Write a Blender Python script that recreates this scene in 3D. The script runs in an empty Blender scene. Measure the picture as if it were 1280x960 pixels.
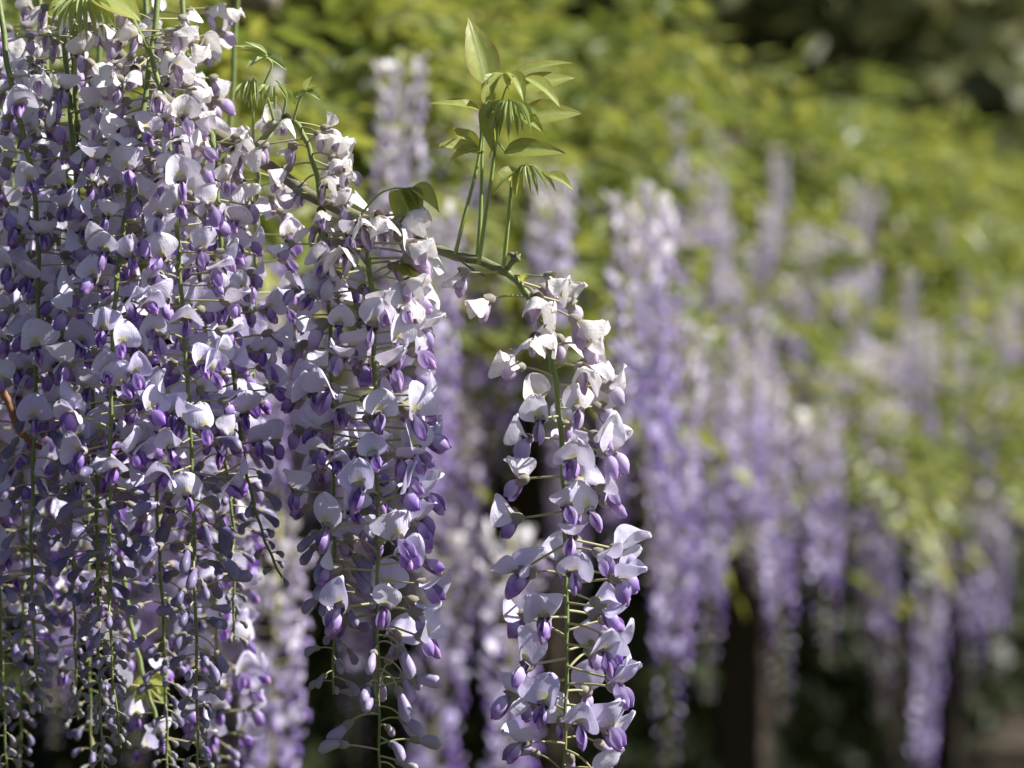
import bpy, math, random
import numpy as np
from mathutils import Vector, Matrix, Euler

# ------------------------------------------------------------------ camera, sky, sun, exposure
S = bpy.context.scene
COL = S.collection
LENS, SENSOR, ZC, FOCUS = 105.0, 36.0, 1.60, 1.60
cd = bpy.data.cameras.new('camera'); cam = bpy.data.objects.new('camera', cd); COL.objects.link(cam)
cd.lens = LENS; cd.sensor_width = SENSOR; cd.clip_start = 0.05; cd.clip_end = 600
cam.location = (0, 0, ZC); cam.rotation_euler = (math.pi/2, 0, 0)
cd.dof.use_dof = True; cd.dof.focus_distance = FOCUS - 0.015; cd.dof.aperture_fstop = 7.1; cd.dof.aperture_blades = 0
S.camera = cam
SUN = Vector((0.72, -0.06, 0.69)).normalized()           # towards the sun: right and high, a little in front of the flowers
W = bpy.data.worlds.new('World'); S.world = W; W.use_nodes = True
wn = W.node_tree.nodes; wl = W.node_tree.links
sky = wn.new('ShaderNodeTexSky'); sky.sky_type = 'NISHITA'; sky.sun_disc = False
sky.sun_elevation = math.asin(SUN.z); sky.sun_rotation = math.atan2(SUN.x, SUN.y)
bg = wn['Background']; bg.inputs['Strength'].default_value = 0.05
wl.new(sky.outputs['Color'], bg.inputs['Color'])
sl = bpy.data.lights.new('sun', 'SUN'); sl.energy = 5.0; sl.angle = math.radians(0.53); sl.color = (1.0, 0.968, 0.925)
so = bpy.data.objects.new('sun', sl); COL.objects.link(so); so.rotation_euler = SUN.to_track_quat('Z', 'Y').to_euler()
S.view_settings.view_transform = 'Standard'; S.view_settings.look = 'None'
S.view_settings.exposure = 0.77; S.view_settings.gamma = 1.0; S.view_settings.use_curve_mapping = False
S.render.engine = 'CYCLES'
S.cycles.use_denoising = True
S.cycles.max_bounces = 8; S.cycles.diffuse_bounces = 3; S.cycles.transparent_max_bounces = 8

R = random.Random(11)
rad = math.radians
U = R.uniform

def P(px, py, d):                    # a point at d metres in front of the viewpoint, given where the photograph shows it
    k = SENSOR/LENS/1280*d
    return Vector(((px-640)*k, d, ZC+(480-py)*k))

# ------------------------------------------------------------------ mesh helpers
class MB:
    def __init__(s): s.v=[]; s.f=[]; s.m=[]; s.a={}
    def add(s, verts, faces, mat=0, **attr):
        o=len(s.v); s.v += [tuple(p) for p in verts]
        s.f += [tuple(i+o for i in f) for f in faces]; s.m += [mat]*len(faces)
        for k in set(s.a)|set(attr):
            a=s.a.setdefault(k, []); a += [0.0]*(o-len(a))
            x=attr.get(k)
            a += list(x) if hasattr(x,'__len__') else [float(x or 0.0)]*len(verts)
    def mesh(s, name, mats, smooth=True):
        me=bpy.data.meshes.new(name); me.from_pydata(s.v, [], s.f)
        for m in mats: me.materials.append(m)
        if len(mats)>1: me.polygons.foreach_set('material_index', s.m)
        if smooth: me.polygons.foreach_set('use_smooth', [True]*len(s.f))
        for k,a in s.a.items():
            a += [0.0]*(len(s.v)-len(a))
            at=me.attributes.new(k,'FLOAT','POINT'); at.data.foreach_set('value', a)
        me.update(); return me

def obj(name, me, parent=None, loc=(0,0,0), rot=(0,0,0), scale=1.0):
    o=bpy.data.objects.new(name, me); COL.objects.link(o)
    o.location=loc; o.rotation_euler=rot; o.scale=(scale,)*3
    if parent: o.parent=parent
    return o
def tag(o, label, cat, group=None):
    o['label']=label; o['category']=cat
    if group: o['group']=group
    return o

def spline(pts, n):
    pts=[Vector(p) for p in pts]
    q=[pts[0]*2-pts[1]]+pts+[pts[-1]*2-pts[-2]]
    out=[]; seg=len(pts)-1
    for i in range(n):
        t=i/(n-1)*seg; k=min(int(t),seg-1); t-=k
        a,b,c,d=q[k:k+4]
        out.append(0.5*((2*b)+(c-a)*t+(2*a-5*b+4*c-d)*t*t+(3*b-a-3*c+d)*t**3))
    return out
def tube(mb, pts, radii, seg=6, mat=0, cap=True, **attr):
    pts=[Vector(p) for p in pts]; n=len(pts); V=[]; F=[]; up=None
    for i,p in enumerate(pts):
        t=(pts[min(i+1,n-1)]-pts[max(i-1,0)]).normalized()
        if up is None: up=t.orthogonal().normalized()
        up=(up-t*up.dot(t)).normalized(); b=t.cross(up)
        r=radii[i] if hasattr(radii,'__len__') else radii
        for j in range(seg):
            a=2*math.pi*j/seg; V.append(p+(up*math.cos(a)+b*math.sin(a))*r)
    for i in range(n-1):
        for j in range(seg):
            k=(j+1)%seg; F.append((i*seg+j,i*seg+k,(i+1)*seg+k,(i+1)*seg+j))
    if cap: F += [tuple(range(seg))[::-1], tuple(range((n-1)*seg,n*seg))]
    mb.add(V,F,mat,**attr)

# ------------------------------------------------------------------ materials
def new_mat(name):
    m=bpy.data.materials.new(name); m.use_nodes=True; nt=m.node_tree
    for n in list(nt.nodes): nt.nodes.remove(n)
    return m, nt.nodes, nt.links
def N_attr(n, name):
    a=n.new('ShaderNodeAttribute'); a.attribute_name=name; return a.outputs['Fac']
def N_mix(n, l, fac, c1, c2, blend='MIX'):
    x=n.new('ShaderNodeMix'); x.data_type='RGBA'; x.blend_type=blend
    for i,v in ((0,fac),(6,c1),(7,c2)):
        if isinstance(v,bpy.types.NodeSocket): l.new(v,x.inputs[i])
        else: x.inputs[i].default_value = v if i==0 else (*v,1)
    return x.outputs[2]
def N_math(n, l, op, a, b=0.0, clamp=False):
    x=n.new('ShaderNodeMath'); x.operation=op; x.use_clamp=clamp
    for i,v in ((0,a),(1,b)):
        if isinstance(v,bpy.types.NodeSocket): l.new(v,x.inputs[i])
        else: x.inputs[i].default_value=v
    return x.outputs[0]
def N_noise(n, l, scale, detail=3, coord='Object'):
    t=n.new('ShaderNodeTexCoord'); x=n.new('ShaderNodeTexNoise'); x.inputs['Scale'].default_value=scale
    x.inputs['Detail'].default_value=detail; l.new(t.outputs[coord],x.inputs['Vector']); return x.outputs['Fac']
def finish(m, n, l, col, rough=0.55, trans=0.0, tcol=None, bump=None, spec=0.35, sheen=0.0, bs=0.2, bd=0.0006):
    p=n.new('ShaderNodeBsdfPrincipled'); o=n.new('ShaderNodeOutputMaterial')
    if isinstance(col,bpy.types.NodeSocket): l.new(col,p.inputs['Base Color'])
    else: p.inputs['Base Color'].default_value=(*col,1)
    p.inputs['Roughness'].default_value=rough; p.inputs['Specular IOR Level'].default_value=spec
    if sheen: p.inputs['Sheen Weight'].default_value=sheen
    nrm=None
    if bump is not None:
        b=n.new('ShaderNodeBump'); b.inputs['Strength'].default_value=bs; b.inputs['Distance'].default_value=bd
        l.new(bump,b.inputs['Height']); nrm=b.outputs[0]; l.new(nrm,p.inputs['Normal'])
    out=p.outputs[0]
    if trans:
        t=n.new('ShaderNodeBsdfTranslucent'); tc=tcol if tcol is not None else col
        if isinstance(tc,bpy.types.NodeSocket): l.new(tc,t.inputs['Color'])
        else: t.inputs['Color'].default_value=(*tc,1)
        if nrm: l.new(nrm,t.inputs['Normal'])
        mx=n.new('ShaderNodeMixShader'); mx.inputs[0].default_value=trans
        l.new(out,mx.inputs[1]); l.new(t.outputs[0],mx.inputs[2]); out=mx.outputs[0]
    l.new(out,o.inputs['Surface']); return m
def age_rnd(n, l):
    oi=n.new('ShaderNodeObjectInfo'); s=n.new('ShaderNodeSeparateColor'); l.new(oi.outputs['Color'],s.inputs[0])
    return s.outputs[0], oi.outputs['Random']

# petals: pigment from age (object colour), a yellow eye on the banner, darker wing tips; bud tones also carry sun and shade
m,n,l=new_mat('banner_petal'); age,rnd=age_rnd(n,l)
c=N_mix(n,l,rnd,(0.68,0.62,0.90),(0.82,0.80,0.96))
c=N_mix(n,l,N_math(n,l,'MULTIPLY',N_attr(n,'edge'),0.25),c,(0.86,0.81,0.95))
c=N_mix(n,l,age,c,(0.90,0.86,0.84))
c=N_mix(n,l,N_math(n,l,'MULTIPLY',N_attr(n,'spot'),0.9),c,(0.66,0.62,0.16))
brn=N_math(n,l,'MULTIPLY',N_math(n,l,'GREATER_THAN',N_math(n,l,'ADD',N_noise(n,l,260),N_math(n,l,'MULTIPLY',N_attr(n,'edge'),0.22)),0.80),N_math(n,l,'MULTIPLY',age,0.55))
c=N_mix(n,l,brn,c,(0.45,0.30,0.18))
vn=N_math(n,l,'SINE',N_math(n,l,'ADD',N_math(n,l,'MULTIPLY',N_attr(n,'pu'),46.0),N_math(n,l,'MULTIPLY',N_noise(n,l,220,2),5.0)))
c=N_mix(n,l,N_math(n,l,'MULTIPLY',N_math(n,l,'POWER',N_math(n,l,'ADD',N_math(n,l,'MULTIPLY',vn,.5),.5,True),4.0),0.05),c,(0.42,0.33,0.66))
M_BAN=finish(m,n,l,c,0.5,0.30,bump=N_math(n,l,'ADD',N_noise(n,l,330,5),N_math(n,l,'MULTIPLY',vn,.05)),sheen=0.15,bs=0.6,bd=0.0007)
m,n,l=new_mat('wing_petal'); age,rnd=age_rnd(n,l)
oi=n.new('ShaderNodeObjectInfo'); sp=n.new('ShaderNodeSeparateColor'); l.new(oi.outputs['Color'],sp.inputs[0])
c=N_mix(n,l,rnd,(0.16,0.055,0.43),(0.38,0.17,0.68))
c=N_mix(n,l,N_math(n,l,'MULTIPLY',N_attr(n,'pale'),N_math(n,l,'ADD',sp.outputs[1],.32),True),c,(0.70,0.61,0.86))
c=N_mix(n,l,N_math(n,l,'MULTIPLY',sp.outputs[1],.35),c,(0.62,0.50,0.80))
c=N_mix(n,l,N_math(n,l,'MULTIPLY',age,0.72),c,(0.76,0.68,0.76))
M_WING=finish(m,n,l,c,0.45,0.26,bump=N_noise(n,l,500,3),bs=0.3,bd=0.0004)
m,n,l=new_mat('keel_petal'); age,rnd=age_rnd(n,l)
c=N_mix(n,l,N_attr(n,'pale'),(0.16,0.045,0.30),(0.70,0.46,0.80))
c=N_mix(n,l,N_math(n,l,'MULTIPLY',age,0.4),c,(0.76,0.66,0.70))
M_KEEL=finish(m,n,l,c,0.45,0.3)
m,n,l=new_mat('bud_petal'); age,rnd=age_rnd(n,l)
oi=n.new('ShaderNodeObjectInfo'); sp=n.new('ShaderNodeSeparateColor'); l.new(oi.outputs['Color'],sp.inputs[0])
c=N_mix(n,l,rnd,(0.145,0.125,0.25),(0.31,0.265,0.44))  # dark slate base paints in the shade on the lower buds
c=N_mix(n,l,sp.outputs[1],c,(0.60,0.50,0.72))  # buds on sunlit racemes are coloured paler
c=N_mix(n,l,N_math(n,l,'MULTIPLY',N_attr(n,'pale'),.8),c,(0.66,0.60,0.76))
c=N_mix(n,l,age,c,(0.34,0.37,0.25))
M_BUD=finish(m,n,l,c,0.42,0.14,bump=N_noise(n,l,300,3),bs=0.2)
m,n,l=new_mat('calyx'); age,rnd=age_rnd(n,l)
c=N_mix(n,l,rnd,(0.24,0.26,0.13),(0.40,0.36,0.26))
c=N_mix(n,l,N_math(n,l,'MULTIPLY',N_noise(n,l,300),0.7),c,(0.24,0.17,0.22))
M_CAL=finish(m,n,l,c,0.6,0.1,sheen=0.3)
m,n,l=new_mat('pedicel'); age,rnd=age_rnd(n,l)
c=N_mix(n,l,rnd,(0.36,0.37,0.14),(0.50,0.46,0.24))
M_PED=finish(m,n,l,c,0.55,0.12,sheen=0.3)
m,n,l=new_mat('raceme_stem')
c=N_mix(n,l,N_noise(n,l,70),(0.10,0.16,0.035),(0.24,0.28,0.07))
M_RAC=finish(m,n,l,c,0.5,bump=N_noise(n,l,600),bs=0.4,sheen=0.3)
m,n,l=new_mat('green_shoot')
c=N_mix(n,l,N_noise(n,l,90),(0.22,0.32,0.06),(0.34,0.42,0.11))
M_SHOOT=finish(m,n,l,c,0.45,0.1,sheen=0.3)
m,n,l=new_mat('vine_bark')
f=N_noise(n,l,110,6)
c=N_mix(n,l,N_attr(n,'green'),N_mix(n,l,f,(0.10,0.085,0.07),(0.30,0.25,0.20)),N_mix(n,l,f,(0.13,0.16,0.06),(0.24,0.25,0.10)))
M_BARK=finish(m,n,l,c,0.75,bump=f,bs=0.8,bd=0.002)
m,n,l=new_mat('dry_twig')
M_TWIG=finish(m,n,l,N_mix(n,l,N_noise(n,l,120,5),(0.22,0.10,0.05),(0.42,0.22,0.11)),0.7,bump=N_noise(n,l,300,4),bs=0.6,bd=0.001)
def leaf_mat(name,c1,c2,vein,trans=0.42,edge=None):
    m,n,l=new_mat(name)
    oi=n.new('ShaderNodeObjectInfo')
    c=N_mix(n,l,N_math(n,l,'FRACT',N_math(n,l,'ADD',oi.outputs['Random'],N_attr(n,'rnd'))),c1,c2)
    c=N_mix(n,l,N_attr(n,'vein'),c,vein)
    if edge: c=N_mix(n,l,N_attr(n,'edge'),c,edge)
    t=N_mix(n,l,1.0,c,(1.35,1.25,0.7),'MULTIPLY')
    return finish(m,n,l,c,0.42,trans,tcol=t,bump=N_math(n,l,'ADD',N_attr(n,'vein'),N_math(n,l,'MULTIPLY',N_noise(n,l,300),0.4)),bs=0.5,bd=0.0008,spec=0.45)
M_LEAF=leaf_mat('young_leaf',(0.30,0.38,0.08),(0.42,0.48,0.125),(0.50,0.55,0.22),0.5,(0.36,0.25,0.08))
M_FOLD=leaf_mat('folded_leaf',(0.32,0.41,0.14),(0.44,0.52,0.23),(0.50,0.56,0.30),0.3)
M_BGLEAF=leaf_mat('canopy_leaf',(0.13,0.185,0.045),(0.39,0.41,0.125),(0.3,0.36,0.1),0.42)
def simple_leaf(name,c1,c2,trans=0.25):
    m,n,l=new_mat(name); c=N_mix(n,l,N_attr(n,'rnd'),c1,c2); return finish(m,n,l,c,0.5,trans)
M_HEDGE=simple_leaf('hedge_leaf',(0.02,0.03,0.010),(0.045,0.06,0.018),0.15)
M_TREE=simple_leaf('brown_tree_leaf',(0.13,0.10,0.05),(0.26,0.20,0.115),0.2)
M_TREE2=simple_leaf('olive_tree_leaf',(0.09,0.105,0.035),(0.19,0.19,0.075),0.25)
m,n,l=new_mat('far_banner'); c=N_mix(n,l,N_attr(n,'age'),N_mix(n,l,N_attr(n,'rnd'),(0.55,0.47,0.77),(0.72,0.66,0.88)),(0.85,0.81,0.82))
M_FB=finish(m,n,l,c,0.5,0.24)
m,n,l=new_mat('far_wing'); c=N_mix(n,l,N_math(n,l,'MULTIPLY',N_attr(n,'age'),0.7),N_mix(n,l,N_attr(n,'rnd'),(0.18,0.085,0.41),(0.38,0.23,0.63)),(0.70,0.62,0.74))
M_FW=finish(m,n,l,c,0.5,0.22)
m,n,l=new_mat('soil'); c=N_mix(n,l,N_noise(n,l,6,8),(0.035,0.026,0.018),(0.085,0.066,0.045))
M_SOIL=finish(m,n,l,c,0.95,bump=N_noise(n,l,40,6),bs=0.8,bd=0.02)
m,n,l=new_mat('weathered_timber_shaded_bark'); c=N_mix(n,l,N_noise(n,l,14,6),(0.03,0.023,0.017),(0.075,0.055,0.04))
M_WOOD=finish(m,n,l,c,0.85,bump=N_noise(n,l,60,5),bs=0.5,bd=0.003)

# ------------------------------------------------------------------ the flower's own pieces (metres; +X points away from the stem)
mm=0.001
def sstep(a,b,x):
    t=min(1,max(0,(x-a)/(b-a))); return t*t*(3-2*t)
def banner_mesh(k, old=False):
    r=random.Random(100+k+(50 if old else 0)); nu,nv=12,13
    Wd=r.uniform(9.2,11.6)*mm; Ln=r.uniform(14.5,17.0)*mm
    side=r.uniform(.25,.85)*r.choice((-1,1,1)); back=r.uniform(-.1,0.6); cup=r.uniform(.5,1.2)
    if old: Wd*=r.uniform(.68,.9); side=-r.uniform(0.9,1.7); back=r.uniform(-.75,-.2)
    ph=[r.uniform(0,6.28) for _ in range(6)]; ruf=r.uniform(0.5,1.3)*mm*(2.0 if old else 1); asym=r.uniform(-.25,.25)
    V=[];spot=[];edge=[];pu=[]
    for i in range(nv+1):
        v=1-(1-i/nv)**1.7 if i<nv else 1.0
        w=max(0.0,math.sin(math.pi*min(1,0.06+0.94*v**0.80)))**0.54
        if i==nv: w=0.03
        for j in range(nu+1):
            u=-1+2*j/nu; x=Ln*v; y=Wd*w*u
            x-=Ln*0.06*math.exp(-(u/0.3)**2)*sstep(.6,1,v)
            rr=y/Wd; e=max(abs(u)**3,sstep(.7,1,v))
            z=side*rr*rr*Wd*(1+asym*u)+back*Ln*v*v*0.8
            z-=cup*mm*1.5*math.exp(-(rr/0.22)**2)*math.sin(math.pi*min(1,v*1.1))*(1-.4*v)
            z+=ruf*e*math.sin(3.2*u+4*v+ph[0])+ruf*.6*e*math.sin(7*u-5*v+ph[1])
            z+=.45*mm*math.sin(5*u+ph[4])*math.sin(6*v+ph[5]); y*=1+.06*math.sin(7*v+ph[2]+u*2)
            if old: z+=1.0*mm*math.sin(9*v+4*u+ph[2])*(.4+e); y+=0.5*mm*math.sin(11*v+ph[3])*u
            V.append((x,y,z))
            spot.append(math.exp(-(u*w/0.24)**2)*sstep(.06,.16,v)*(1-sstep(.30,.50,v))); edge.append(e); pu.append(u*(.55+.45*w))
    F=[(a,a+1,a+nu+2,a+nu+1) for i in range(nv) for j in range(nu) for a in [i*(nu+1)+j]]
    b=MB(); b.add(V,F,0,spot=spot,edge=edge,pu=pu); return b.mesh('banner_petal',[M_BAN])
def wing_mesh(k, s):
    r=random.Random(200+k); nu,nv=6,8; V=[];pale=[]
    Ln=r.uniform(11,13.5)*mm; H=r.uniform(3.5,4.4)*mm; bul=r.uniform(2.4,3.4)*mm; spread=r.uniform(0,0.8)*mm; sag=r.uniform(1,2.5)*mm
    for i in range(nv+1):
        v=i/nv; w=(.38+.62*sstep(0,.55,v))*math.sqrt(max(.03,1-max(0,(v-.62)/.385)**2.3))
        for j in range(nu+1):
            u=-1+2*j/nu
            x=Ln*v+0.8*mm*(1-u*u)*v; z=H*w*u*0.95-sag*v*v-0.3*mm
            y=s*(bul*w*math.sqrt(max(0,1-0.86*u*u))*(.55+.45*math.sin(math.pi*v))+spread*v-0.5*mm)
            V.append((x,y,z)); pale.append(max(0,(1-sstep(.3,.95,v))*.95+0.2*max(0,u)))
    F=[(a,a+1,a+nu+2,a+nu+1) for i in range(nv) for j in range(nu) for a in [i*(nu+1)+j]]
    if s<0: F=[f[::-1] for f in F]
    b=MB(); b.add(V,F,0,pale=pale); return b.mesh('wing_petal',[M_WING])
def keel_mesh(k):
    r=random.Random(300+k); Ln=r.uniform(11,14)*mm; nv,seg=7,8; V=[];pale=[]
    for i in range(nv+1):
        v=i/nv; w=(.5+.5*sstep(0,.5,v))*math.sqrt(max(.03,1-max(0,(v-.65)/.36)**2.2))
        for j in range(seg):
            a=2*math.pi*j/seg
            V.append((Ln*v, 1.8*mm*w*math.sin(a), 3.0*mm*w*math.cos(a)-1.3*mm-2.2*mm*v*v)); pale.append(sstep(.55,1,v)*.9 if v>.5 else .4*(1-v))
    F=[(i*seg+j,i*seg+(j+1)%seg,(i+1)*seg+(j+1)%seg,(i+1)*seg+j) for i in range(nv) for j in range(seg)]+[tuple(range(nv*seg,nv*seg+seg))]
    b=MB(); b.add(V,F,0,pale=pale); return b.mesh('keel_petal',[M_KEEL])
def pedicel_curve(Lp,a0,a1,side=0.0,n=7):
    p=Vector((0,0,0)); out=[p.copy()]
    for i in range(n):
        e=a0+(a1-a0)*((i+.5)/n); p=p+Vector((math.cos(e),side*(i/n-.5),math.sin(e)))*(Lp/n); out.append(p.copy())
    return out,a1
def calyx(mb, C, a, size=1.0, mat=1):
    seg=8; V=[];F=[]; ax=Vector((math.cos(a),0,math.sin(a))); up=Vector((-math.sin(a),0,math.cos(a))); ys=Vector((0,1,0))
    prof=((-0.6,0.9),(0.3,2.0),(1.6,2.75),(3.4,2.9),(4.8,3.1))
    for i,(x,rr) in enumerate(prof):
        for j in range(seg):
            t=2*math.pi*j/seg; ex=(0.9 if j%2 else -0.5) if i==4 else 0
            V.append(C+(ax*(x+ex)+up*(rr*math.cos(t)*.95)+ys*(rr*math.sin(t)))*mm*size)
    for i in range(len(prof)-1):
        for j in range(seg): F.append((i*seg+j,i*seg+(j+1)%seg,(i+1)*seg+(j+1)%seg,(i+1)*seg+j))
    F.append(tuple(range(seg))[::-1]); mb.add(V,F,mat)
PED=[]
for k in range(9):
    r=random.Random(400+k)
    pts,a=pedicel_curve(r.uniform(14,22)*mm, rad(r.uniform(-12,34)), rad(r.uniform(-34,6)), r.uniform(-.35,.35))
    b=MB(); tube(b,pts,[.62*mm-.12*mm*i/7 for i in range(8)],5,0); calyx(b,pts[-1],a)
    PED.append((b.mesh('flower_stalk',[M_PED,M_CAL]),pts[-1]+Vector((math.cos(a),0,math.sin(a)))*3.2*mm,a))
BAN=[banner_mesh(k) for k in range(18)]; OLD=[banner_mesh(k,True) for k in range(13)]
WNG=[(wing_mesh(k,1),wing_mesh(k,-1)) for k in range(5)]; KEE=[keel_mesh(k) for k in range(4)]
BUDS=[]                               # size classes from the green tip buds to swollen ones about to open
for q,(Ls,wd,Lp) in enumerate(((5.0,1.6,3.5),(8.0,2.1,6.5),(11.0,2.6,10),(14.0,3.0,13),(16.5,3.4,15.5))):
    row=[]
    for k in range(4):
        r=random.Random(500+q*10+k); b=MB()
        pts,a=pedicel_curve(Lp*r.uniform(.85,1.25)*mm, rad(r.uniform(-8,28)), rad(r.uniform(-50,-8)), r.uniform(-.3,.3))
        tube(b,pts,.5*mm if q>1 else .38*mm,5,0); sz=(.42,.55,.68,.82,.92)[q]; calyx(b,pts[-1],a,sz*.92)
        nv,seg=9,8; V=[];pale=[]; C=pts[-1]; drop=r.uniform(-.15,.35)
        for i in range(nv+1):
            v=i/nv; w=(0.56+0.48*sstep(.1,.7,v))*math.sqrt(max(0.02,1-max(0,(v-.72)/.28)**2.4))
            e=a-drop*(v-.4); ax=Vector((math.cos(e),0,math.sin(e))); up=Vector((-math.sin(e),0,math.cos(e)))
            for j in range(seg):
                t=2*math.pi*j/seg
                V.append(C+ax*(Ls*v*mm+1.5*mm*sz)+up*(math.cos(t)*wd*1.05*w*mm-Ls*.10*v*v*mm)+Vector((0,1,0))*(math.sin(t)*wd*.82*w*mm))
                pale.append(.55*sstep(.75,1,v)+.25*(1-sstep(.1,.4,v))+.2*max(0,-math.cos(t)))
        F=[(i*seg+j,i*seg+(j+1)%seg,(i+1)*seg+(j+1)%seg,(i+1)*seg+j) for i in range(nv) for j in range(seg)]+[tuple(range(nv*seg,nv*seg+seg))]
        b.add(V,F,2,pale=pale); row.append(b.mesh('bud',[M_PED,M_CAL,M_BUD]))
    BUDS.append(row)

def put_flower(root, loc, az, age, scale, r, pale=0.0):
    me,C,a=r.choice(PED); g=max(0,min(1,pale+r.uniform(-.25,.25)))
    f=obj('flower',me,root,loc,(r.gauss(0,.16),r.gauss(0,.14),az),scale); f.color=(age,g,0,1)
    old=age>.62 and r.random()<.8
    if old: be=r.uniform(-.1,.75)
    else: be=r.choice((.25,.5,.75,1.0,1.2,1.35))+r.gauss(0,.12)
    yaw=r.gauss(0,.16)
    w=obj('banner_petal',r.choice(OLD if old else BAN),f,C,(r.gauss(0,.18),-be,yaw),r.uniform(.76,.98)*(1-.15*age)); w.color=(age,g,0,1)
    wp=r.choice(WNG); pit=r.uniform(.35,1.0) if not old else r.uniform(.6,1.25); roll=r.gauss(0,.1)
    for q in (0,1):
        w=obj('wing_petal',wp[q],f,C,(roll+r.gauss(0,.12),pit+r.gauss(0,.09),yaw+(1 if q==0 else -1)*abs(r.gauss(0,.22))),r.uniform(.82,1.0)); w.color=(age,g,0,1)
    w=obj('keel_petal',r.choice(KEE),f,C,(roll,pit+.04,yaw),.9); w.color=(age,g,0,1)
def put_bud(root, loc, az, q, scale, r, green=0.0, pale=0.0):
    b=obj('bud',r.choice(BUDS[q]),root,loc,(r.gauss(0,.18),r.gauss(0,.2),az),scale); b.color=(green,pale*r.uniform(.6,1),0,1)

SUNAZ=math.atan2(-0.25,1.0)            # flowers lean towards the light and the open side
def raceme(label, pts, seed, fade=.16, bud=.62, start=.03, step=(4.6,3.4), lean=.25, r0=1.7, group='wisteria racemes hanging on the near branch', size=1.0, stages=(4,0), cutoff=1.0, pale=0.0):
    r=random.Random(seed)
    path=spline([P(*p) for p in pts],90); o=path[0]
    root=bpy.data.objects.new('wisteria_raceme',None); COL.objects.link(root); root.location=o; root.empty_display_size=.02
    tag(root,label,'flower cluster',group)
    loc=[p-o for p in path]; seglen=[0]
    for i in range(1,90): seglen.append(seglen[-1]+(loc[i]-loc[i-1]).length)
    L=seglen[-1]; b=MB()
    wob=[loc[i]+Vector((math.sin(i*.9+seed),math.cos(i*1.3+seed),0))*.00035 for i in range(90)]
    tube(b,wob,[(r0-(r0-.65)*(i/89)**1.2)*mm for i in range(90)],7,0)
    obj('rachis',b.mesh('rachis',[M_RAC]),root)
    s=L*start; az=r.uniform(0,6.28); i=0
    while s<L*cutoff:
        t=s/L
        while i<88 and seglen[i+1]<s: i+=1
        k=(s-seglen[i])/max(1e-9,seglen[i+1]-seglen[i]); p=loc[i].lerp(loc[i+1],k)
        az+=2.39996+r.gauss(0,.35); a=az+lean*math.sin(SUNAZ-az)*1.0
        tt=t+r.gauss(0,.018)
        if tt<bud:
            age=min(1,max(0,1-(tt/max(fade,.01)))*.9+max(0,.55-(tt-fade)*2.2)*.75+r.uniform(-.08,.1)) if fade>0 else r.uniform(0,.12)
            put_flower(root,p,a,max(0,age),size*r.uniform(.86,1.06)*(1-.06*max(0,min(1,age))),r,.12+.55*pale)
        else:
            f=(tt-bud)/(1-bud+1e-6); q=stages[0]-f*(stages[0]-stages[1]+.9); q=max(0,min(4,int(round(q+r.uniform(-.4,.4)))))
            put_bud(root,p,a,q,min(size,1.05)*r.uniform(.88,1.14),r,green=max(0,min(1,(f-.55)*1.5)),pale=pale)
        s+=.84*(step[0]+(step[1]-step[0])*t)*mm*r.uniform(.75,1.25)
    return root

# ------------------------------------------------------------------ the near branch and its twigs
def wood(name,label,pts,r0,r1,green=(0,0),mat=M_BARK,cat='branch',n=48,knot=.18,seed=1):
    r=random.Random(seed); path=spline([P(*p) for p in pts],n); o=path[0]; b=MB()
    rr=[(r0+(r1-r0)*i/(n-1))*(1+knot*max(0,r.gauss(0,.6))*(i%5==0))*mm for i in range(n)]
    tube(b,[p-o+Vector((r.gauss(0,1),r.gauss(0,1),r.gauss(0,1)))*.00025 for p in path],rr,9,0,green=[green[0]+(green[1]-green[0])*i/(n-1) for i in range(n) for j in range(9)])
    return tag(obj(name,b.mesh(name,[mat]),None,o),label,cat)
br=wood('vine_branch','thin grey brown woody branch crossing to the lone right-hand raceme',
     [(-60,-120,1.66),(60,-20,1.66),(150,70,1.655),(225,140,1.645),(310,192,1.635),(350,218,1.625),(392,246,1.618),(445,270,1.612),(512,297,1.606),(565,318,1.602),(600,326,1.60),(634,341,1.60)],4.2,2.3,(0,.85),seed=3)
# spur on the branch: a broken dark stub and the knobbly bud scales
b=MB(); o=br.location
tube(b,[P(572,322,1.6)-o,P(590,336,1.598)-o,P(607,346,1.597)-o],[1.1*mm,.8*mm,.4*mm],6,0,green=0); obj('stub',b.mesh('stub',[M_BARK]),br)
b=MB(); r=random.Random(5); tube(b,[P(632,340,1.6)-o,P(638,330,1.597)-o,P(645,322,1.596)-o],[1.7*mm,1.4*mm,1.8*mm],7,0,green=.8)
for k in range(14):
    c=P(645+r.uniform(-4,4),322+r.uniform(-5,4),1.596)-o; d=Vector((r.uniform(-1,1),r.uniform(-1,.3),r.uniform(-.3,1.2))).normalized(); tube(b,[c,c+d*.0018,c+d*.0036],[1.2*mm,1.1*mm,.25*mm],5,0,green=r.uniform(.1,.8))
obj('bud_knot',b.mesh('bud_knot',[M_BARK]),br)
wood('vine_branch','thick rough vine limb above the dense mass of flowers',[(-420,-230,1.72),(-150,-130,1.66),(60,-85,1.63),(230,-70,1.63),(420,-110,1.66),(700,-190,1.75)],6.5,5.0,(0,.1),seed=4,knot=.3)
wood('vine_branch','slim dark green stem rising behind the drooping leaf tuft',[(84,-80,1.635),(88,0,1.615),(92,60,1.61),(95,130,1.612),(100,200,1.62)],1.9,1.3,(.9,1),seed=6,knot=.05,cat='stem')
wood('dry_twig','bare orange brown twig poking in beside the shaded flowers',[(-40,420,1.66),(-5,475,1.645),(12,505,1.64),(22,535,1.64),(38,552,1.645),(50,560,1.65)],2.6,1.5,mat=M_TWIG,cat='twig',seed=7)

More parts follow.
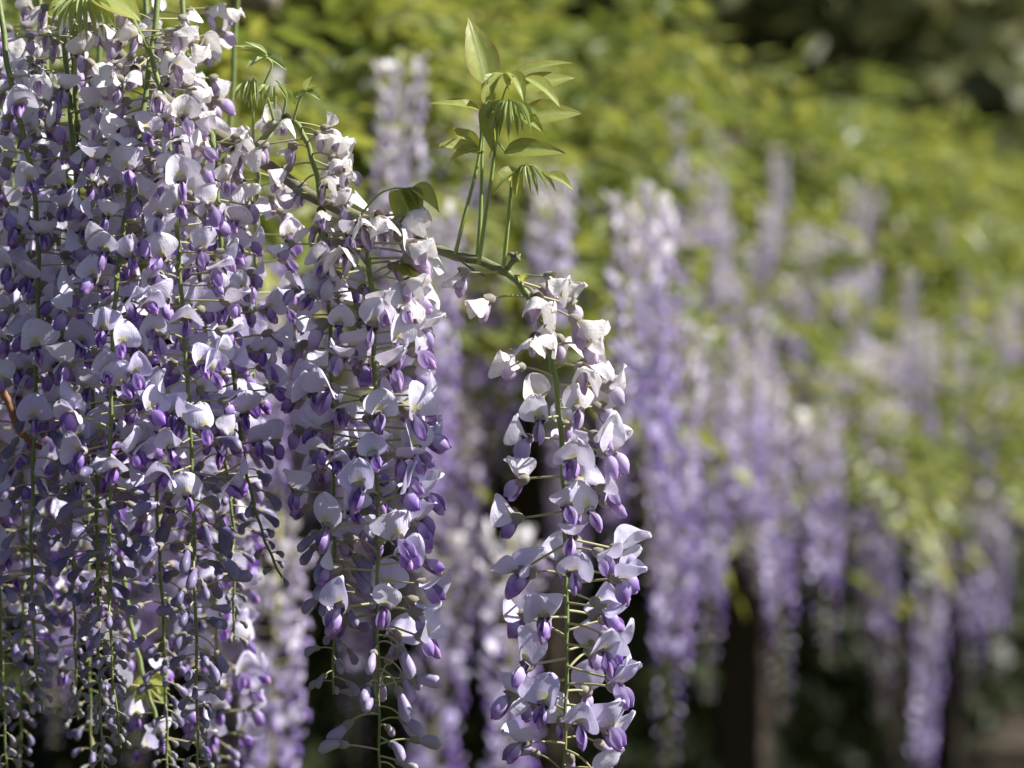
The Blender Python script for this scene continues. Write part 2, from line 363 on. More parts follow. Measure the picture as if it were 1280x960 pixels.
# ------------------------------------------------------------------ near racemes
raceme('sparse lone raceme on the arched green stem below the upright leaf shoot',
  [(630,336,1.60),(655,362,1.598),(676,402,1.597),(690,450,1.597),(700,530,1.597),(706,640,1.597),(708,740,1.597),(708,850,1.597),(705,960,1.597),(703,1010,1.597)],21,fade=.30,bud=.885,start=.005,step=(5.2,3.7),lean=.5,r0=2.1,stages=(4,3),pale=.9,size=1.26)
raceme('raceme on a hooked green stem, dark bean-shaped buds at its lower end',
  [(318,186,1.625),(342,160,1.618),(368,153,1.612),(386,185,1.608),(399,238,1.604),(406,310,1.60),(412,400,1.60),(415,520,1.60),(417,640,1.60),(418,760,1.60),(416,868,1.60)],22,fade=.34,bud=.72,start=.07,step=(3.5,4.0),lean=.35,stages=(4,1),pale=.3)
raceme('dense raceme with pale buds below a violet lipped bloom, beside the hooked stem',
  [(436,266,1.61),(452,285,1.595),(462,340,1.588),(467,430,1.585),(470,540,1.585),(472,650,1.585),(472,760,1.585),(473,870,1.585),(475,985,1.585)],23,fade=.24,bud=.735,start=.02,step=(3.0,4.6),lean=.75,stages=(4,3),pale=.7,size=1.24)
raceme('long raceme with closed slate buds along a straight green stem',
  [(150,-75,1.62),(160,10,1.60),(185,62,1.588),(205,130,1.58),(215,220,1.575),(224,330,1.572),(231,430,1.57),(237,530,1.57),(242,650,1.57),(245,800,1.57),(247,930,1.57),(248,990,1.57)],24,fade=.34,bud=.66,start=.13,step=(3.6,3.1),lean=.2,stages=(4,0))
raceme('thin raceme at the outer edge ending in a bare hooked tip',
  [(-10,-85,1.62),(4,40,1.60),(16,118,1.595),(33,185,1.593),(43,245,1.592),(48,330,1.592),(46,450,1.592),(41,600,1.592),(39,700,1.592),(44,820,1.592),(54,892,1.592)],25,fade=.25,bud=.62,start=.20,step=(5.2,4.6),lean=.15,stages=(3,1))
raceme('full raceme facing front with wide open banners and yellow eyes',
  [(205,-72,1.615),(190,60,1.60),(172,180,1.585),(158,265,1.575),(147,345,1.565),(140,430,1.56),(138,560,1.56),(137,700,1.56),(140,830,1.56),(151,935,1.56)],26,fade=.26,bud=.66,start=.10,step=(3.6,3.2),lean=.1,stages=(3,0))
raceme('slender raceme half hidden between two green stems, tiny buds below',
  [(70,-82,1.63),(85,100,1.615),(98,250,1.605),(110,400,1.60),(119,560,1.598),(122,700,1.597),(124,850,1.597),(130,990,1.597)],27,fade=.24,bud=.64,start=.08,step=(4.3,3.4),lean=.15,stages=(3,0))
raceme('short raceme with slanting bare tip and dark bead-like buds',
  [(262,160,1.64),(268,185,1.625),(272,240,1.62),(280,340,1.615),(290,450,1.612),(300,540,1.61),(311,605,1.61),(330,672,1.61),(352,722,1.61)],28,fade=.25,bud=.70,start=.05,step=(4.0,5.5),lean=.3,stages=(3,0))
for k,(lab,pts,fd,bd_) in enumerate((
  ('pale faded raceme behind the woody branch',[(316,196,1.64),(322,215,1.66),(322,260,1.67),(320,330,1.67),(318,420,1.67),(316,500,1.67)],.4,.8),
  ('shaded raceme filling the gap left of the full front raceme',[(40,-84,1.70),(62,120,1.68),(74,330,1.675),(84,560,1.67),(92,740,1.67),(96,900,1.67)],.24,.68),
  ('shaded raceme right of the straight stem with lilac banners',[(224,-70,1.69),(236,120,1.67),(248,330,1.665),(268,500,1.66),(290,640,1.66),(292,800,1.66)],.30,.74),
  ('shadowed raceme behind the closed slate buds',[(180,-75,1.71),(188,150,1.69),(192,400,1.68),(196,620,1.68),(206,820,1.68),(210,1010,1.68)],.24,.70),
  ('raceme at the outer edge with pale petals low down',[(-70,-95,1.72),(-30,200,1.70),(-14,420,1.695),(-4,640,1.69),(2,820,1.69),(10,1000,1.69)],.12,.72),
  ('pale sunlit raceme showing through beside the hooked bare tip',[(-20,-90,1.84),(10,150,1.82),(22,400,1.81),(30,650,1.80),(26,860,1.80),(26,1010,1.80)],.10,.80),
  ('low raceme on a bent green stem beneath the closed slate buds',[(150,700,1.73),(168,800,1.72),(196,900,1.71),(220,960,1.71),(240,1030,1.71)],.0,.75),
  ('deep shaded raceme between the half hidden slender raceme and the straight stem',[(130,-80,1.80),(120,200,1.79),(112,420,1.785),(110,640,1.78),(112,840,1.78),(116,1010,1.78)],.1,.84),
  ('deep shaded raceme behind the slanting bare tip',[(300,-75,1.86),(286,200,1.85),(276,420,1.845),(272,640,1.84),(270,840,1.84),(272,1010,1.84)],.1,.9),
  )):
    raceme(lab,pts,40+k,fade=fd,bud=bd_,start=.45 if k==6 else .42 if k>6 else .10,step=(8,9) if k==6 else (6.5,6) if k==0 else (4.4,3.8),lean=.2,stages=(3,0))

# ------------------------------------------------------------------ young leaves near the camera
def leaflet(parent, A, B, width, face=(0,-1,0), fold=.35, curl=.15, mat=M_LEAF, nv=12, nu=6, seed=0, droop=0.0):
    """pointed leaflet from base A to tip B; face = the way its upper side looks; curl bends it away, fold closes it along the midrib"""
    r=random.Random(seed); A=Vector(A); B=Vector(B); ax=B-A; Ln=ax.length; ax.normalize()
    nrm=Vector(face); nrm=(nrm-ax*nrm.dot(ax)).normalized(); sd=ax.cross(nrm)
    V=[];vein=[];edge=[]; ph=r.uniform(0,6)
    for i in range(nv+1):
        v=i/nv; w=(math.sin(math.pi*min(1,v**0.72*.97+.03))**.9)*(1-.25*v) if i<nv else 0.015
        if i==0: w=.06
        c=A+ax*(Ln*v)+nrm*(curl*Ln*4*v*(1-v))+Vector((0,0,droop*Ln*math.sin(math.pi*v)))
        for j in range(nu+1):
            u=-1+2*j/nu; a=fold*math.pi/2
            V.append(c+sd*(u*w*width*math.cos(a))+nrm*(abs(u)*w*width*math.sin(a)+.03*width*math.sin(9*v+3*u+ph)*abs(u)))
            vein.append(max(.0,1-abs(u)*5)*.8+.22*max(0,math.sin(22*v-abs(u)*9))**3); edge.append(abs(u)**6*.7)
    F=[(a,a+1,a+nu+2,a+nu+1) for i in range(nv) for j in range(nu) for a in [i*(nu+1)+j]]
    b=MB(); b.add(V,F,0,vein=vein,edge=edge); return obj('leaflet',b.mesh('leaflet',[mat]),parent)
def shoot(label, base):
    e=bpy.data.objects.new('leaf_shoot',None); COL.objects.link(e); e.location=P(*base); e.empty_display_size=.02
    return tag(e,label,'leaf shoot','young leaves on the near branch')
class Sh:
    def __init__(s,label,base): s.e=shoot(label,base); s.o=P(*base); s.k=0; s.base=base
    def stalk(s,pts,r0=.9,r1=.5,name='leaf_stalk'):
        b=MB(); q=spline([P(*p)-s.o for p in pts],24); tube(b,q,[(r0+(r1-r0)*i/23)*mm for i in range(24)],7,0); obj(name,b.mesh(name,[M_SHOOT]),s.e)
    def leaf(s,a,b,w,face=(0,-1,.3),fold=.3,curl=.05,mat=M_LEAF,droop=0):
        s.k+=1; leaflet(s.e,P(*a)-s.o,P(*b)-s.o,w*(1.75 if mat is M_LEAF else 1.5)*mm,face,fold,curl,mat,seed=s.k*7+int(s.base[0]),droop=droop)
    def tuft(s,c,d,n,length,spread,w=2.2,seed=1,dirn=(0,-1)):      # a bunch of still folded leaflets hanging from one point
        r=random.Random(seed); kx=SENSOR/LENS/1280*d
        for i in range(n):
            f=(i/(n-1)-.5)*2 if n>1 else 0
            a=(c[0]+f*spread*.35,c[1]+abs(f)*3+r.uniform(-2,2),d+r.uniform(-.004,.004))
            L=length*r.uniform(.8,1.1)*(1-.2*abs(f))
            bb=(a[0]+f*spread*.6+dirn[0]*L+r.uniform(-3,3), a[1]-dirn[1]*L, a[2]+r.uniform(-.006,.004))
            s.leaf(a,bb,w*r.uniform(.8,1.2),(f*.6,-1,.25),fold=.62,curl=.06+.05*abs(f),mat=M_FOLD)
s=Sh('upright young leaf shoot with a tall pointed leaflet and drooping tufts',(597,330,1.6))
s.stalk([(569,318,1.600),(580,272,1.598),(593,222,1.597),(600,185,1.597),(602,150,1.598),(605,118,1.60)],1.15,.6)
s.stalk([(596,330,1.600),(600,280,1.598),(602,225,1.598),(603,180,1.598),(608,150,1.598)],1.3,.6)
s.stalk([(598,330,1.597),(606,275,1.592),(615,215,1.588),(620,175,1.586),(622,150,1.586),(626,130,1.586)],1.25,.6)
s.stalk([(629,336,1.598),(634,290,1.594),(638,245,1.592),(641,222,1.59),(652,207,1.588)],1.25,.6)
s.leaf((607,106,1.600),(585,21,1.604),6.6,(.45,-1,.1),.22,.03)                # tall upright leaflet
s.leaf((606,132,1.600),(612,100,1.603),3.2,(.3,-1,0),.4)                       # its pair below
s.leaf((601,139,1.60),(536,130,1.592),3.2,(0,-.55,.9),.35,.05)
s.leaf((601,192,1.598),(535,184,1.590),4.0,(0,-.7,.8),.3,.05)
s.leaf((598,188,1.598),(566,160,1.615),3.4,(0,-.8,.5),.35)
s.leaf((600,190,1.597),(562,202,1.585),3.4,(-.2,-.6,.8),.5,.08)
s.leaf((640,97,1.606),(716,79,1.615),3.6,(0,-.5,.9),.3,.05)
s.leaf((650,112,1.604),(718,97,1.612),5.0,(0,-.7,.6),.2,.02)
s.leaf((655,97,1.594),(700,134,1.588),4.2,(.3,-.6,.8),.3,.06)
s.leaf((650,150,1.602),(728,142,1.600),6.2,(.1,-.75,.6),.22,.04)
s.leaf((645,145,1.592),(680,168,1.580),3.6,(.3,-.8,.5),.4,.08)
s.leaf((630,191,1.596),(708,192,1.592),4.6,(0,-.8,.55),.3,.05)
s.leaf((630,92,1.59),(616,122,1.58),3.4,(-.5,-.8,.4),.45,.12)
s.leaf((634,90,1.59),(655,130,1.58),3.6,(.4,-.8,.4),.4,.12)
s.leaf((612,125,1.590),(620,196,1.586),4.2,(-.4,-.9,.1),.45,.06)
s.tuft((636,124),1.584,9,50,40,2.0,seed=3)
s.tuft((626,92),1.590,4,26,24,2.2,seed=4)
s.tuft((660,206),1.588,6,42,26,1.9,seed=5,dirn=(.25,-1))
s.leaf((648,212,1.590),(616,245,1.582),3.4,(-.4,-.8,.5),.45,.12)
s.leaf((682,219,1.590),(717,238,1.588),3.3,(.2,-.6,.8),.35,.06)
s.leaf((641,215,1.590),(645,247,1.586),2.4,(0,-1,.2),.5,.06)
s.stalk([(632,190,1.596),(620,178,1.592),(612,196,1.596)],.5,.4)
s.stalk([(626,130,1.586),(634,108,1.588),(648,98,1.594),(655,98,1.596)],.5,.4)
s.stalk([(626,132,1.586),(640,146,1.592),(652,150,1.60)],.5,.4)
s.stalk([(652,207,1.588),(668,208,1.588),(683,220,1.59)],.5,.4)
s=Sh('cluster of young folded leaves above the woody branch',(335,176,1.622))
s.stalk([(316,182,1.625),(316,150,1.616),(316,125,1.61),(310,102,1.607)],.9,.5)
s.stalk([(342,150,1.62),(336,128,1.615),(330,108,1.612),(340,82,1.61),(333,72,1.61)],.9,.5)
s.stalk([(352,150,1.618),(357,125,1.612),(352,108,1.61),(345,100,1.61)],.8,.45)
s.stalk([(366,152,1.612),(371,135,1.606),(376,122,1.604),(384,114,1.602)],.9,.5)
s.tuft((316,98),1.607,8,36,20,1.5,seed=6,dirn=(-.1,-1))
s.tuft((340,106),1.61,6,30,34,2.0,seed=7)
for a,b_,w in (((334,70),(290,57),1.8),((334,71),(300,63),1.6),((334,68),(304,52),1.6),((336,72),(305,88),3.0),((336,72),(358,88),3.2),((335,70),(318,78),2.0)):
    s.leaf((*a,1.61),(*b_,1.604),w,(0,-.7,.7),.45,.06,M_FOLD)
for a,b_,w in (((383,113),(391,95),2.2),((384,113),(396,120),2.0),((384,114),(398,110),1.8),((382,113),(402,126),2.4),((384,116),(370,122),1.8)):
    s.leaf((*a,1.602),(*b_,1.597),w,(0,-.7,.6),.45,.06,M_FOLD)
s=Sh('drooping green leaf beside the branch, behind the pale blooms',(470,262,1.6))
s.stalk([(450,270,1.608),(470,246,1.60),(490,236,1.596),(515,236,1.594)],.7,.45)
for a,b_,w in (((494,238),(499,288),4.4),((502,236),(520,278),4.2),((512,235),(528,268),3.0),((515,234),(549,266),4.2),((505,236),(523,280),2.6)):
    s.leaf((*a,1.596),(*b_,1.588),w,(.2,-.8,.5),.42,.10)
s=Sh('small limp leaf beneath the branch beside the dense raceme',(480,345,1.6))
s.stalk([(462,352,1.595),(480,345,1.592),(497,332,1.588)],.6,.4)
for a,b_,w in (((496,332),(516,358),2.6),((500,330),(530,344),2.4),((502,330),(542,354),2.2),((505,329),(522,356),2.2),((498,331),(508,350),2.0)):
    s.leaf((*a,1.588),(*b_,1.582),w,(.1,-.8,.5),.45,.1)
s=Sh('pale drooping leaf tuft with a broad leaf over the dense flowers',(95,-20,1.60))
s.stalk([(92,-70,1.615),(95,-30,1.60),(100,-8,1.592),(104,4,1.588)],1.0,.6)
s.tuft((104,-6),1.588,10,62,44,2.2,seed=8)
s.leaf((118,-8,1.59),(177,28,1.584),7.5,(.2,-.75,.6),.2,.08)
s.leaf((84,4,1.595),(60,12,1.59),2.6,(0,-.7,.7),.4,.1)
s.stalk([(93,120,1.612),(95,60,1.604),(98,10,1.592)],1.1,.9)
s.stalk([(20,46,1.60),(55,44,1.595),(90,46,1.595)],.5,.6)
s=Sh('soft green leaf low down behind the closed buds',(175,860,1.74))
s.stalk([(160,900,1.74),(175,870,1.73),(186,850,1.725)],.7,.4)
for a,b_,w in (((184,850),(168,880),3.2),((188,850),(206,882),3.4),((186,848),(212,862),3.0),((184,852),(188,886),3.2),((186,850),(162,862),2.6)):
    s.leaf((*a,1.725),(*b_,1.72),w,(.3,-.8,.5),.35,.1)
s=Sh('small leaf on the arched stem under the bud scales',(650,350,1.598))
for a,b_,w in (((652,352),(662,340),1.6),((688,356),(690,372),2.2),((692,358),(702,372),2.0)):
    s.leaf((*a,1.594),(*b_,1.59),w,(.1,-.8,.5),.4,.1)
s.stalk([(650,350,1.598),(670,345,1.595),(692,346,1.593),(690,358,1.593)],.5,.35)

# ------------------------------------------------------------------ the row of wisteria behind (runs away to the right)
A0=Vector((-0.256,2.8,0)); D0=Vector((0.345,0.939,0)).normalized(); N0=Vector((0.939,-0.345,0)).normalized()
def row(t,nn,z): return A0+D0*t+N0*nn+Vector((0,0,z))
T0,T1=-0.9,11.0  # row lengthened past the view to darken its far inside
def prof(t,z): return -0.02-0.30*max(0,(z-1.45)/.75)**1.3
# low-detail racemes for the row: a stem plus a mass of small blooms, five shapes
def far_raceme(k):
    r=random.Random(700+k); L=r.uniform(.34,.50); b=MB(); st=MB()
    tube(st,[(0,0,0.0),(0,0,-L*.5),(0,0,-L)],[1.8*mm,1.4*mm,.7*mm],5,0)
    s=.02; az=0; bd=r.uniform(.68,.82)
    while s<L:
        t=s/L; az+=2.4+r.gauss(0,.3); c=Vector((math.cos(az),math.sin(az),0)); y=Vector((-c.y,c.x,0)); zz=Vector((0,0,1))
        rr=(22+r.uniform(-5,6))*mm*(1-.62*max(0,(t-.35)/.65)); o=c*rr+Vector((0,0,-s+r.uniform(-4,4)*mm)); rnd=r.random()
        age=max(0,min(1,1.15-t*2.6+r.uniform(-.15,.2)))
        tube(st,[(0,0,-s),tuple(o)],.5*mm,3,0,cap=False)
        if t<bd:
            e=r.uniform(.4,1.3); up=c*math.cos(e)+zz*math.sin(e); nb=zz*math.cos(e)-c*math.sin(e); w=9.5*mm; Ln=15*mm
            V=[o-y*1.5*mm,o+y*1.5*mm]
            for v,ww,bk in ((.35,.95,.3),(.7,1.0,1.2),(1,.45,3)):
                V+= [o+up*Ln*v+y*w*ww*u+nb*(bk+abs(u)*2.2)*mm for u in (-1,0,1)]
            F=[(0,2,3),(0,3,1),(1,3,4),(2,5,6,3),(3,6,7,4),(5,8,9,6),(6,9,10,7)]
            b.add(V,F,0,rnd=rnd,age=age)
            p=r.uniform(.4,1.1); fw=c*math.cos(p)-zz*math.sin(p); up=c*math.sin(p)+zz*math.cos(p)
            V=[o,o+fw*7*mm+y*4*mm,o+fw*7*mm+up*4*mm,o+fw*7*mm-y*4*mm,o+fw*7*mm-up*4*mm,o+fw*14*mm-up*2*mm]
            b.add(V,[(0,1,2),(0,2,3),(0,3,4),(0,4,1),(5,2,1),(5,3,2),(5,4,3),(5,1,4)],1,rnd=rnd,age=age)
        else:
            q=1-.75*(t-bd)/(1-bd); fw=c*.8-zz*.6; up=c*.6+zz*.8
            V=[o,o+fw*8*mm*q+y*2.8*mm*q,o+fw*8*mm*q+up*3*mm*q,o+fw*8*mm*q-y*2.8*mm*q,o+fw*8*mm*q-up*3*mm*q,o+fw*13*mm*q]
            b.add(V,[(0,1,2),(0,2,3),(0,3,4),(0,4,1),(5,2,1),(5,3,2),(5,4,3),(5,1,4)],1 if r.random()<.5 else 0,rnd=rnd,age=.15)
        s+=r.uniform(2.6,4.0)*mm
    return st.mesh('rachis',[M_PED]), b.mesh('bloom_mass',[M_FB,M_FW],smooth=False), L
FAR=[far_raceme(k) for k in range(6)]
GLAB={'hi':'soft blurred lilac raceme among the leaves high on the far wisteria row',
      'lo':'soft blurred lilac raceme in the far curtain',
      'in':'shaded violet raceme deeper inside the far wisteria row'}
def far(top, k, sc, rz, key, label=None):
    if not -60<640+3733*top[0]/top[1]<1340: return          # outside the view
    a,b,L=FAR[k]; e=bpy.data.objects.new('wisteria_raceme',None); COL.objects.link(e); e.empty_display_size=.05
    e.location=top; e.rotation_euler=(U(-.06,.06),U(-.06,.06),rz); e.scale=(sc,sc,sc*U(.95,1.15))
    if not label and key=='lo':
        px=640+3733*top[0]/top[1]
        lab,grp=((GLAB['lo']+', behind the dense near flowers','curtain behind the near flowers') if px<430 else
          ('soft blurred lilac raceme between the dense raceme and the lone raceme','curtain between the near racemes') if px<610 else
          ('soft blurred lilac raceme just behind the lone arched raceme','curtain behind the lone raceme') if px<760 else
          ('soft blurred lilac raceme of the far row above the dark gap under the arbor','curtain above the dark gap') if top[1]<6 else
          ('faint small raceme toward the distant end of the leafy row','curtain at the distant end'))
        label=lab[:]; e['group']=grp
    tag(e,label or GLAB[key],'flower cluster',None if label else {'hi':'racemes high on the far row','lo':'racemes in the far curtain','in':'racemes inside the far row'}[key])
    obj('rachis',a,e); obj('bloom_mass',b,e)['kind']='stuff'
def on_row(px,py,off=.12):                              # where the row's leafy face lies on that line of sight
    best=None
    for i in range(1100):
        t=-.4+i*.01
        for z0 in (1.5,1.7,1.9,2.05):
            p=row(t,prof(t,z0)+off,z0); e=abs(640+3733*p.x/p.y-px)+.3*abs(480-(p.z-ZC)*3733/p.y-py)
            if best is None or e<best[0]: best=(e,t)
    t=best[1]; p=row(t,off,1.6); z=ZC+(480-py)*p.y/3733; return row(t,prof(t,min(2.1,max(1.45,z)))+off,z)
def ppt(px,py,d): return P(px,py,d)
for (px,py,k,sc) in ((835,110,0,.75),(870,150,2,.8),(905,200,4,.8),(885,260,1,.7),(950,250,3,.75),(1000,270,5,1.0),(1030,275,0,1.0),(1075,350,2,.85),(1010,340,1,.9),(1140,395,3,1.05),(1165,400,4,1.0),(1250,350,5,.9),(1265,450,0,1.1),(930,330,2,.8),(1095,470,1,1.0),(870,430,5,1.0),(915,480,0,1.05),(1040,560,3,1.1),(1215,520,2,1.1),(1120,560,4,1.1),(850,190,3,.8),(985,300,2,.9),(1060,300,4,1.2),(1190,330,0,.9),(1230,400,3,1.0),(1275,370,2,.9),(960,380,1,.9),(1110,330,0,.8)):
    far(on_row(px,py-(60 if py>420 else 0),.18 if py<420 else .16),k,sc*(.6 if py<420 else .98),px*.1,'hi' if py<420 else 'lo')
far(ppt(795,222,3.15),0,1.05,1.0,'lo','tall dense blurred raceme with whitish top right behind the lone raceme')
far(ppt(1166,655,5.2),1,1.05,2.0,'lo','long blurred raceme reaching lowest into the dark beneath the row')
far(ppt(815,240,3.3),2,.9,0.4,'lo')
for (px,py,d,k) in ((540,400,3.3,3),(500,60,3.05,4),(540,250,3.05,5),(640,640,3.0,0),(565,620,3.3,1),(690,200,3.5,3),(350,640,2.7,2),(1040,450,4.6,0),(1100,440,4.9,2),(930,440,4.0,3),(900,400,3.9,4),(1000,300,5.2,1),(1150,420,6.0,5),(880,300,4.6,0),(850,380,3.6,1),(960,470,4.2,5),(1240,600,5.6,3),(1215,540,5.8,4)):
    far(ppt(px,py,d),k,U(.85,1.1),U(0,6.28),'lo')
for i in range(165):                                     # the lower curtain
    t=T0+.5+(T1-T0-.5)*U(0,1)**1.3; z=U(1.57,1.86)+(.2 if t<.3 else 0); far(row(t,prof(t,z)+(U(-.10,.05) if t>1.7 else U(-.45,-.18)),z),R.randrange(6),U(.8,1.1),U(0,6.28),'lo')
for i in range(95):                                      # among the leaves
    t=T0+.5+(T1-T0-.5)*U(0,1)**1.2; z=U(1.6,2.0); far(row(t,prof(t,z)+U(.04,.16),z),R.randrange(6),U(.45,.75),U(0,6.28),'hi')
for i in range(75):                                      # deeper in, extra ones placed to block light
    t=U(T0+.3,T1); z=U(1.5,1.95); far(row(t,prof(t,z)-U(.2,.7),z),R.randrange(6),U(.85,1.15),U(0,6.28),'in')

# foliage: compound leaves made of many leaflets
def add_leaves(rows, rng, centers, axes, n_pair, Lf, wf, out):
    for c,ax in zip(centers,axes):
        ax=ax/np.linalg.norm(ax); sd=np.cross(ax,(0,0,1.0)); sd/= (np.linalg.norm(sd)+1e-9); up=np.cross(sd,ax); rnd=rng.random()
        Lr=Lf*rng.uniform(2.2,3.4)
        for k in range(n_pair):
            f=(k+.6)/n_pair; p=c+ax*Lr*f+np.array((0,0,-.35*Lr*f*f))
            for sgn in ((-1,1) if k<n_pair-1 else (0,)):
                d=ax*(.45 if sgn else 1)+sd*sgn*.9+up*rng.normal(0,.22)+np.array((0,0,-.35+rng.normal(0,.25)))
                d/=np.linalg.norm(d); ln=Lf*rng.uniform(.75,1.2)*(.8 if k==0 else 1); w=np.cross(d,up+rng.normal(0,.3,3)); w/=np.linalg.norm(w)+1e-9; h=np.cross(w,d)
                w=w*wf*rng.uniform(.8,1.2); h=h*wf*.3
                out.append((p,p+d*ln*.42+w+h,p+d*ln,p+d*ln*.42-w+h,rnd*.8+rng.random()*.2))
def leaf_object(name, quads, mat, parent, kind='stuff'):
    n=len(quads); V=np.array([q[:4] for q in quads]).reshape(-1,3); o=np.arange(n)*4
    F=np.stack([o,o+1,o+2,o,o+2,o+3],1).reshape(-1,3)
    me=bpy.data.meshes.new(name); me.from_pydata(V.tolist(),[],F.tolist()); me.materials.append(mat)
    a=me.attributes.new('rnd','FLOAT','POINT'); a.data.foreach_set('value',np.repeat([q[4] for q in quads],4))
    e=obj(name,me,parent); e['kind']=kind; return e
rng=np.random.default_rng(5)
vine_labels=('old wisteria vine over the arbor behind the near flowers','wisteria vine in the middle of the leafy far row','wisteria vine at the distant end of the leafy row')
for vi in range(3):
    ta=T0+(T1-T0)*vi/3; tb=T0+(T1-T0)*(vi+1)/3; tc=(ta+tb)/2
    base=row(tc,-1.5,0); e=bpy.data.objects.new('wisteria_vine',None); COL.objects.link(e); e.location=base; tag(e,vine_labels[vi],'vine','wisteria vines along the arbor')
    b=MB()
    for q in range(3):
        pts=[Vector((math.sin(z*5+q*2.1)*.05,math.cos(z*5+q*2.1)*.05,z)) for z in np.linspace(-.05,1.95,22)]; tube(b,pts,[.055-.02*i/21 for i in range(22)],8,0)
    obj('trunk',b.mesh('trunk',[M_WOOD]),e)  # dark timber colour instead of bark puts shade into the trunks
    for q in range(5):
        tt=ta+(tb-ta)*(q+.5)/5; en=row(tt,-.1,2.0)-base
        b=MB(); tube(b,spline([Vector((0,0,1.85)),Vector((0,0,2.0))*.5+en*.5+Vector((0,0,.06)),en],12),[.03-.018*i/11 for i in range(12)],7,0); obj('limb',b.mesh('limb',[M_BARK]),e)
    quads=[]; cs=[];axs=[]
    area=(tb-ta)
    for i in range(int(area*(400 if vi<2 else 620))):                        # outer face
        t=rng.uniform(ta,tb); lo=1.72 if t<.6 else 1.58 if t<1.4 else 1.40 if t<5.4 else 0.9  # far leaf face hangs lower out of view, added to shade the inside
        z=lo+(2.13-lo)*rng.random()**.9
        if math.sin(t*5.3+z*7)+math.sin(t*11-z*13+2)<-.55 and rng.random()<.9: continue
        bump=.11*math.sin(t*6+z*5)+.08*math.sin(t*13-z*9)
        p=row(t,prof(t,z)+bump+rng.normal(0,.035),z)
        cs.append(np.array(p)-np.array(base)); axs.append(np.array(N0)*rng.uniform(.3,1)+np.array(D0)*rng.normal(0,.6)+np.array((0,0,rng.uniform(-.5,.7))))
    for i in range(int(area*5)):                         # stray sprigs low in the curtain
        t=rng.uniform(ta,tb); z=rng.uniform(1.33,1.5)
        if t<2: continue
        p=row(t,prof(t,z)+rng.normal(.03,.03),z)
        cs.append(np.array(p)-np.array(base)); axs.append(np.array(N0)*rng.uniform(.2,.8)+np.array(D0)*rng.normal(0,.6)+np.array((0,0,rng.uniform(-.6,.2))))
    for i in range(int(area*900)):                        # leaf roof added over the arbor to block light
        t=rng.uniform(ta,tb); nn=-.25-2.2*rng.random(); z=2.03+.09*math.sin(t*4+nn*3)+rng.normal(0,.05)+.05
        cs.append(np.array(row(t,nn,z))-np.array(base)); axs.append(np.array((rng.normal(),rng.normal(),rng.uniform(-.2,.5))))
    add_leaves(None,rng,cs,axs,5,.055,.0115,quads)
    leaf_object('crown',quads,M_BGLEAF,e)

# arbor timber under the vines
ar=bpy.data.objects.new('wooden_arbor',None); COL.objects.link(ar); ar.location=row((T0+T1)/2,-1.4,0); tag(ar,'dark weathered timber arbor in the shade under the wisteria','arbor')
def beam(name,a,b_,w,h):
    a=Vector(a); b_=Vector(b_); d=(b_-a).normalized(); s_=d.cross(Vector((0,0,1))) if abs(d.z)<.9 else D0.copy(); s_.normalize(); u=s_.cross(d)
    V=[p+s_*sx*w/2+u*sy*h/2-ar.location for p in (a,b_) for sx,sy in ((-1,-1),(1,-1),(1,1),(-1,1))]
    m=MB(); m.add(V,[(0,1,2,3),(7,6,5,4),(0,4,5,1),(1,5,6,2),(2,6,7,3),(3,7,4,0)]); me=m.mesh(name,[M_WOOD],False); o=obj(name,me,ar)
    bv=o.modifiers.new('bevel','BEVEL'); bv.width=.006; bv.segments=2
for nn in (-.8,-1.35):
    beam('beam',row(T0,nn,1.99),row(T1+.3,nn,1.99),.09,.12)
    for q in range(3): beam('post',row(T0+.5+q*5.0,nn,-.05),row(T0+.5+q*5.0,nn,1.93),.11,.11)
for q in range(14): beam('rafter',row(T0+.3+q*.85,-.3,2.085),row(T0+.3+q*.85,-1.6,2.085),.06,.07)

# ------------------------------------------------------------------ ground, added hedge and trees beyond
b=MB(); G=200; nx=40
xs=np.linspace(-G,G,nx+1)
b.add([(x,y,.02*math.sin(x*.7)*math.cos(y*.5)) for y in xs for x in xs],[(a,a+1,a+nx+2,a+nx+1) for i in range(nx) for j in range(nx) for a in [i*(nx+1)+j]])
g=obj('ground',b.mesh('ground',[M_SOIL])); g['kind']='structure'
def blob_leaves(rng,cen,rxyz,n,sz):
    out=[]
    for i in range(n):
        d=rng.normal(size=3); d/=np.linalg.norm(d); rr=(.55+.45*rng.random()**.6)*(1+.16*math.sin(d[0]*7+d[2]*5+cen[0]))
        p=np.array(cen)+d*np.array(rxyz)*rr; a=rng.normal(size=3); a/=np.linalg.norm(a); w=np.cross(a,d+rng.normal(0,.5,3)); w/=np.linalg.norm(w)+1e-9
        ln=sz*rng.uniform(.7,1.4); w=w*ln*.32
        out.append((p,p+a*ln*.45+w,p+a*ln,p+a*ln*.45-w,rng.random()))
    return out
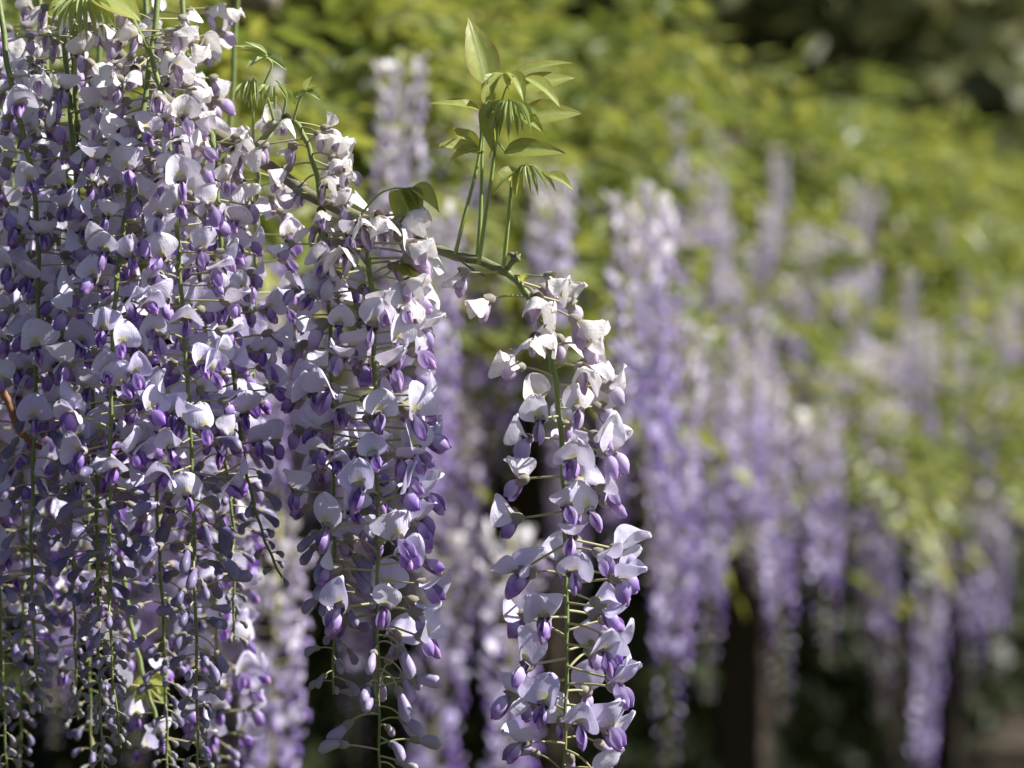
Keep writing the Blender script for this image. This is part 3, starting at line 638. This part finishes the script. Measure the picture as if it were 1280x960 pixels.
# evergreen hedge added behind the arbor to keep it black: stems plus dense leaves
hb=row(7.0,-1.9,0); e=bpy.data.objects.new('added_dark_hedge',None); COL.objects.link(e); e.location=hb; tag(e,'evergreen hedge added to keep the back of the arbor dark','hedge')
b=MB()
for q in range(38):
    p=row(-1.4+q*.5,-1.9+U(-.1,.1),0)-hb; tube(b,[p+Vector((0,0,-.05)),p+Vector((U(-.1,.1),U(-.1,.1),1.0)),p+Vector((U(-.2,.2),U(-.2,.2),2.1))],[.016,.012,.006],6,0)
obj('stem',b.mesh('hedge_stems',[M_WOOD]),e)['kind']='stuff'  # stems take the dark timber colour as painted shade
quads=[]
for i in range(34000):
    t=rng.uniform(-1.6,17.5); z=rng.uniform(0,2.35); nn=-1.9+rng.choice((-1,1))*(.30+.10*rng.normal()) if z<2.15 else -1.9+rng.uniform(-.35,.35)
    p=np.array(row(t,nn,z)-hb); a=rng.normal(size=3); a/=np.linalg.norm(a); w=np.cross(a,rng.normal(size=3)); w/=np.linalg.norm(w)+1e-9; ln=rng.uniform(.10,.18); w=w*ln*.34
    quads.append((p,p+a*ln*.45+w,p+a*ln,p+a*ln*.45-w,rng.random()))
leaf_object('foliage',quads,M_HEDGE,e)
tl=['brown leaved tree standing far behind the leafy row','olive green tree standing far behind the leafy row']
for q,(x,y,h,w,kind) in enumerate(((-3.4,15,7,2.6,1),(-0.6,17,8,2.7,1),(1.6,16,7.5,2.3,1),(3.6,18,8,2.6,0),(5.6,17,8,2.5,0),(7.8,19,8.5,2.8,0),(0.8,22,9,3.4,0),(4.4,24,9,3.6,1),(-4,22,9,3.4,0),(9.5,24,9,3.5,1))):
    e=bpy.data.objects.new('background_tree',None); COL.objects.link(e); e.location=(x,y,0); tag(e,tl[kind],'tree','trees far behind the row')
    b=MB(); tube(b,[(0,0,-.1),(.05,.03,h*.3),(-.05,.05,h*.6),(0,0,h*.9)],[.17,.13,.09,.02],8,0)
    for k in range(7):
        z=h*(.2+.09*k); a=k*2.4; tube(b,[(0,0,z),(math.cos(a)*w*.45,math.sin(a)*w*.45,z+.5),(math.cos(a)*w*.85,math.sin(a)*w*.85,z+1.1)],[.06,.04,.012],6,0)
    obj('trunk',b.mesh('trunk',[M_BARK]),e)
    quads=[]
    for k in range(16):
        a=rng.uniform(0,6.28); rr=w*.62*rng.random()**.5; z=h*(.12+.75*rng.random()); cen=(math.cos(a)*rr,math.sin(a)*rr,z)
        quads+=blob_leaves(rng,cen,(w*.42,w*.42,w*.36),720,.26)
    leaf_object('crown',quads,M_TREE2 if kind else M_TREE,e)

b=MB(); nx,ny=48,16
def hill(x,y): return max(0,(y-30))*.42*(1+.12*math.sin(x*.13))+.5*math.sin(x*.31+y*.2)-.6
b.add([(x,y,hill(x,y)) for y in np.linspace(27,110,ny+1) for x in np.linspace(-70,90,nx+1)],[(a,a+1,a+nx+2,a+nx+1) for i in range(ny) for j in range(nx) for a in [i*(nx+1)+j]])
m,n,l=new_mat('hill_scrub'); c=N_mix(n,l,N_noise(n,l,.9,8),(0.09,0.085,0.04),(0.27,0.21,0.125))
h=obj('hill',b.mesh('hill',[finish(m,n,l,c,.95,bump=N_noise(n,l,2,6),bs=1,bd=.5)])); h['kind']='structure'
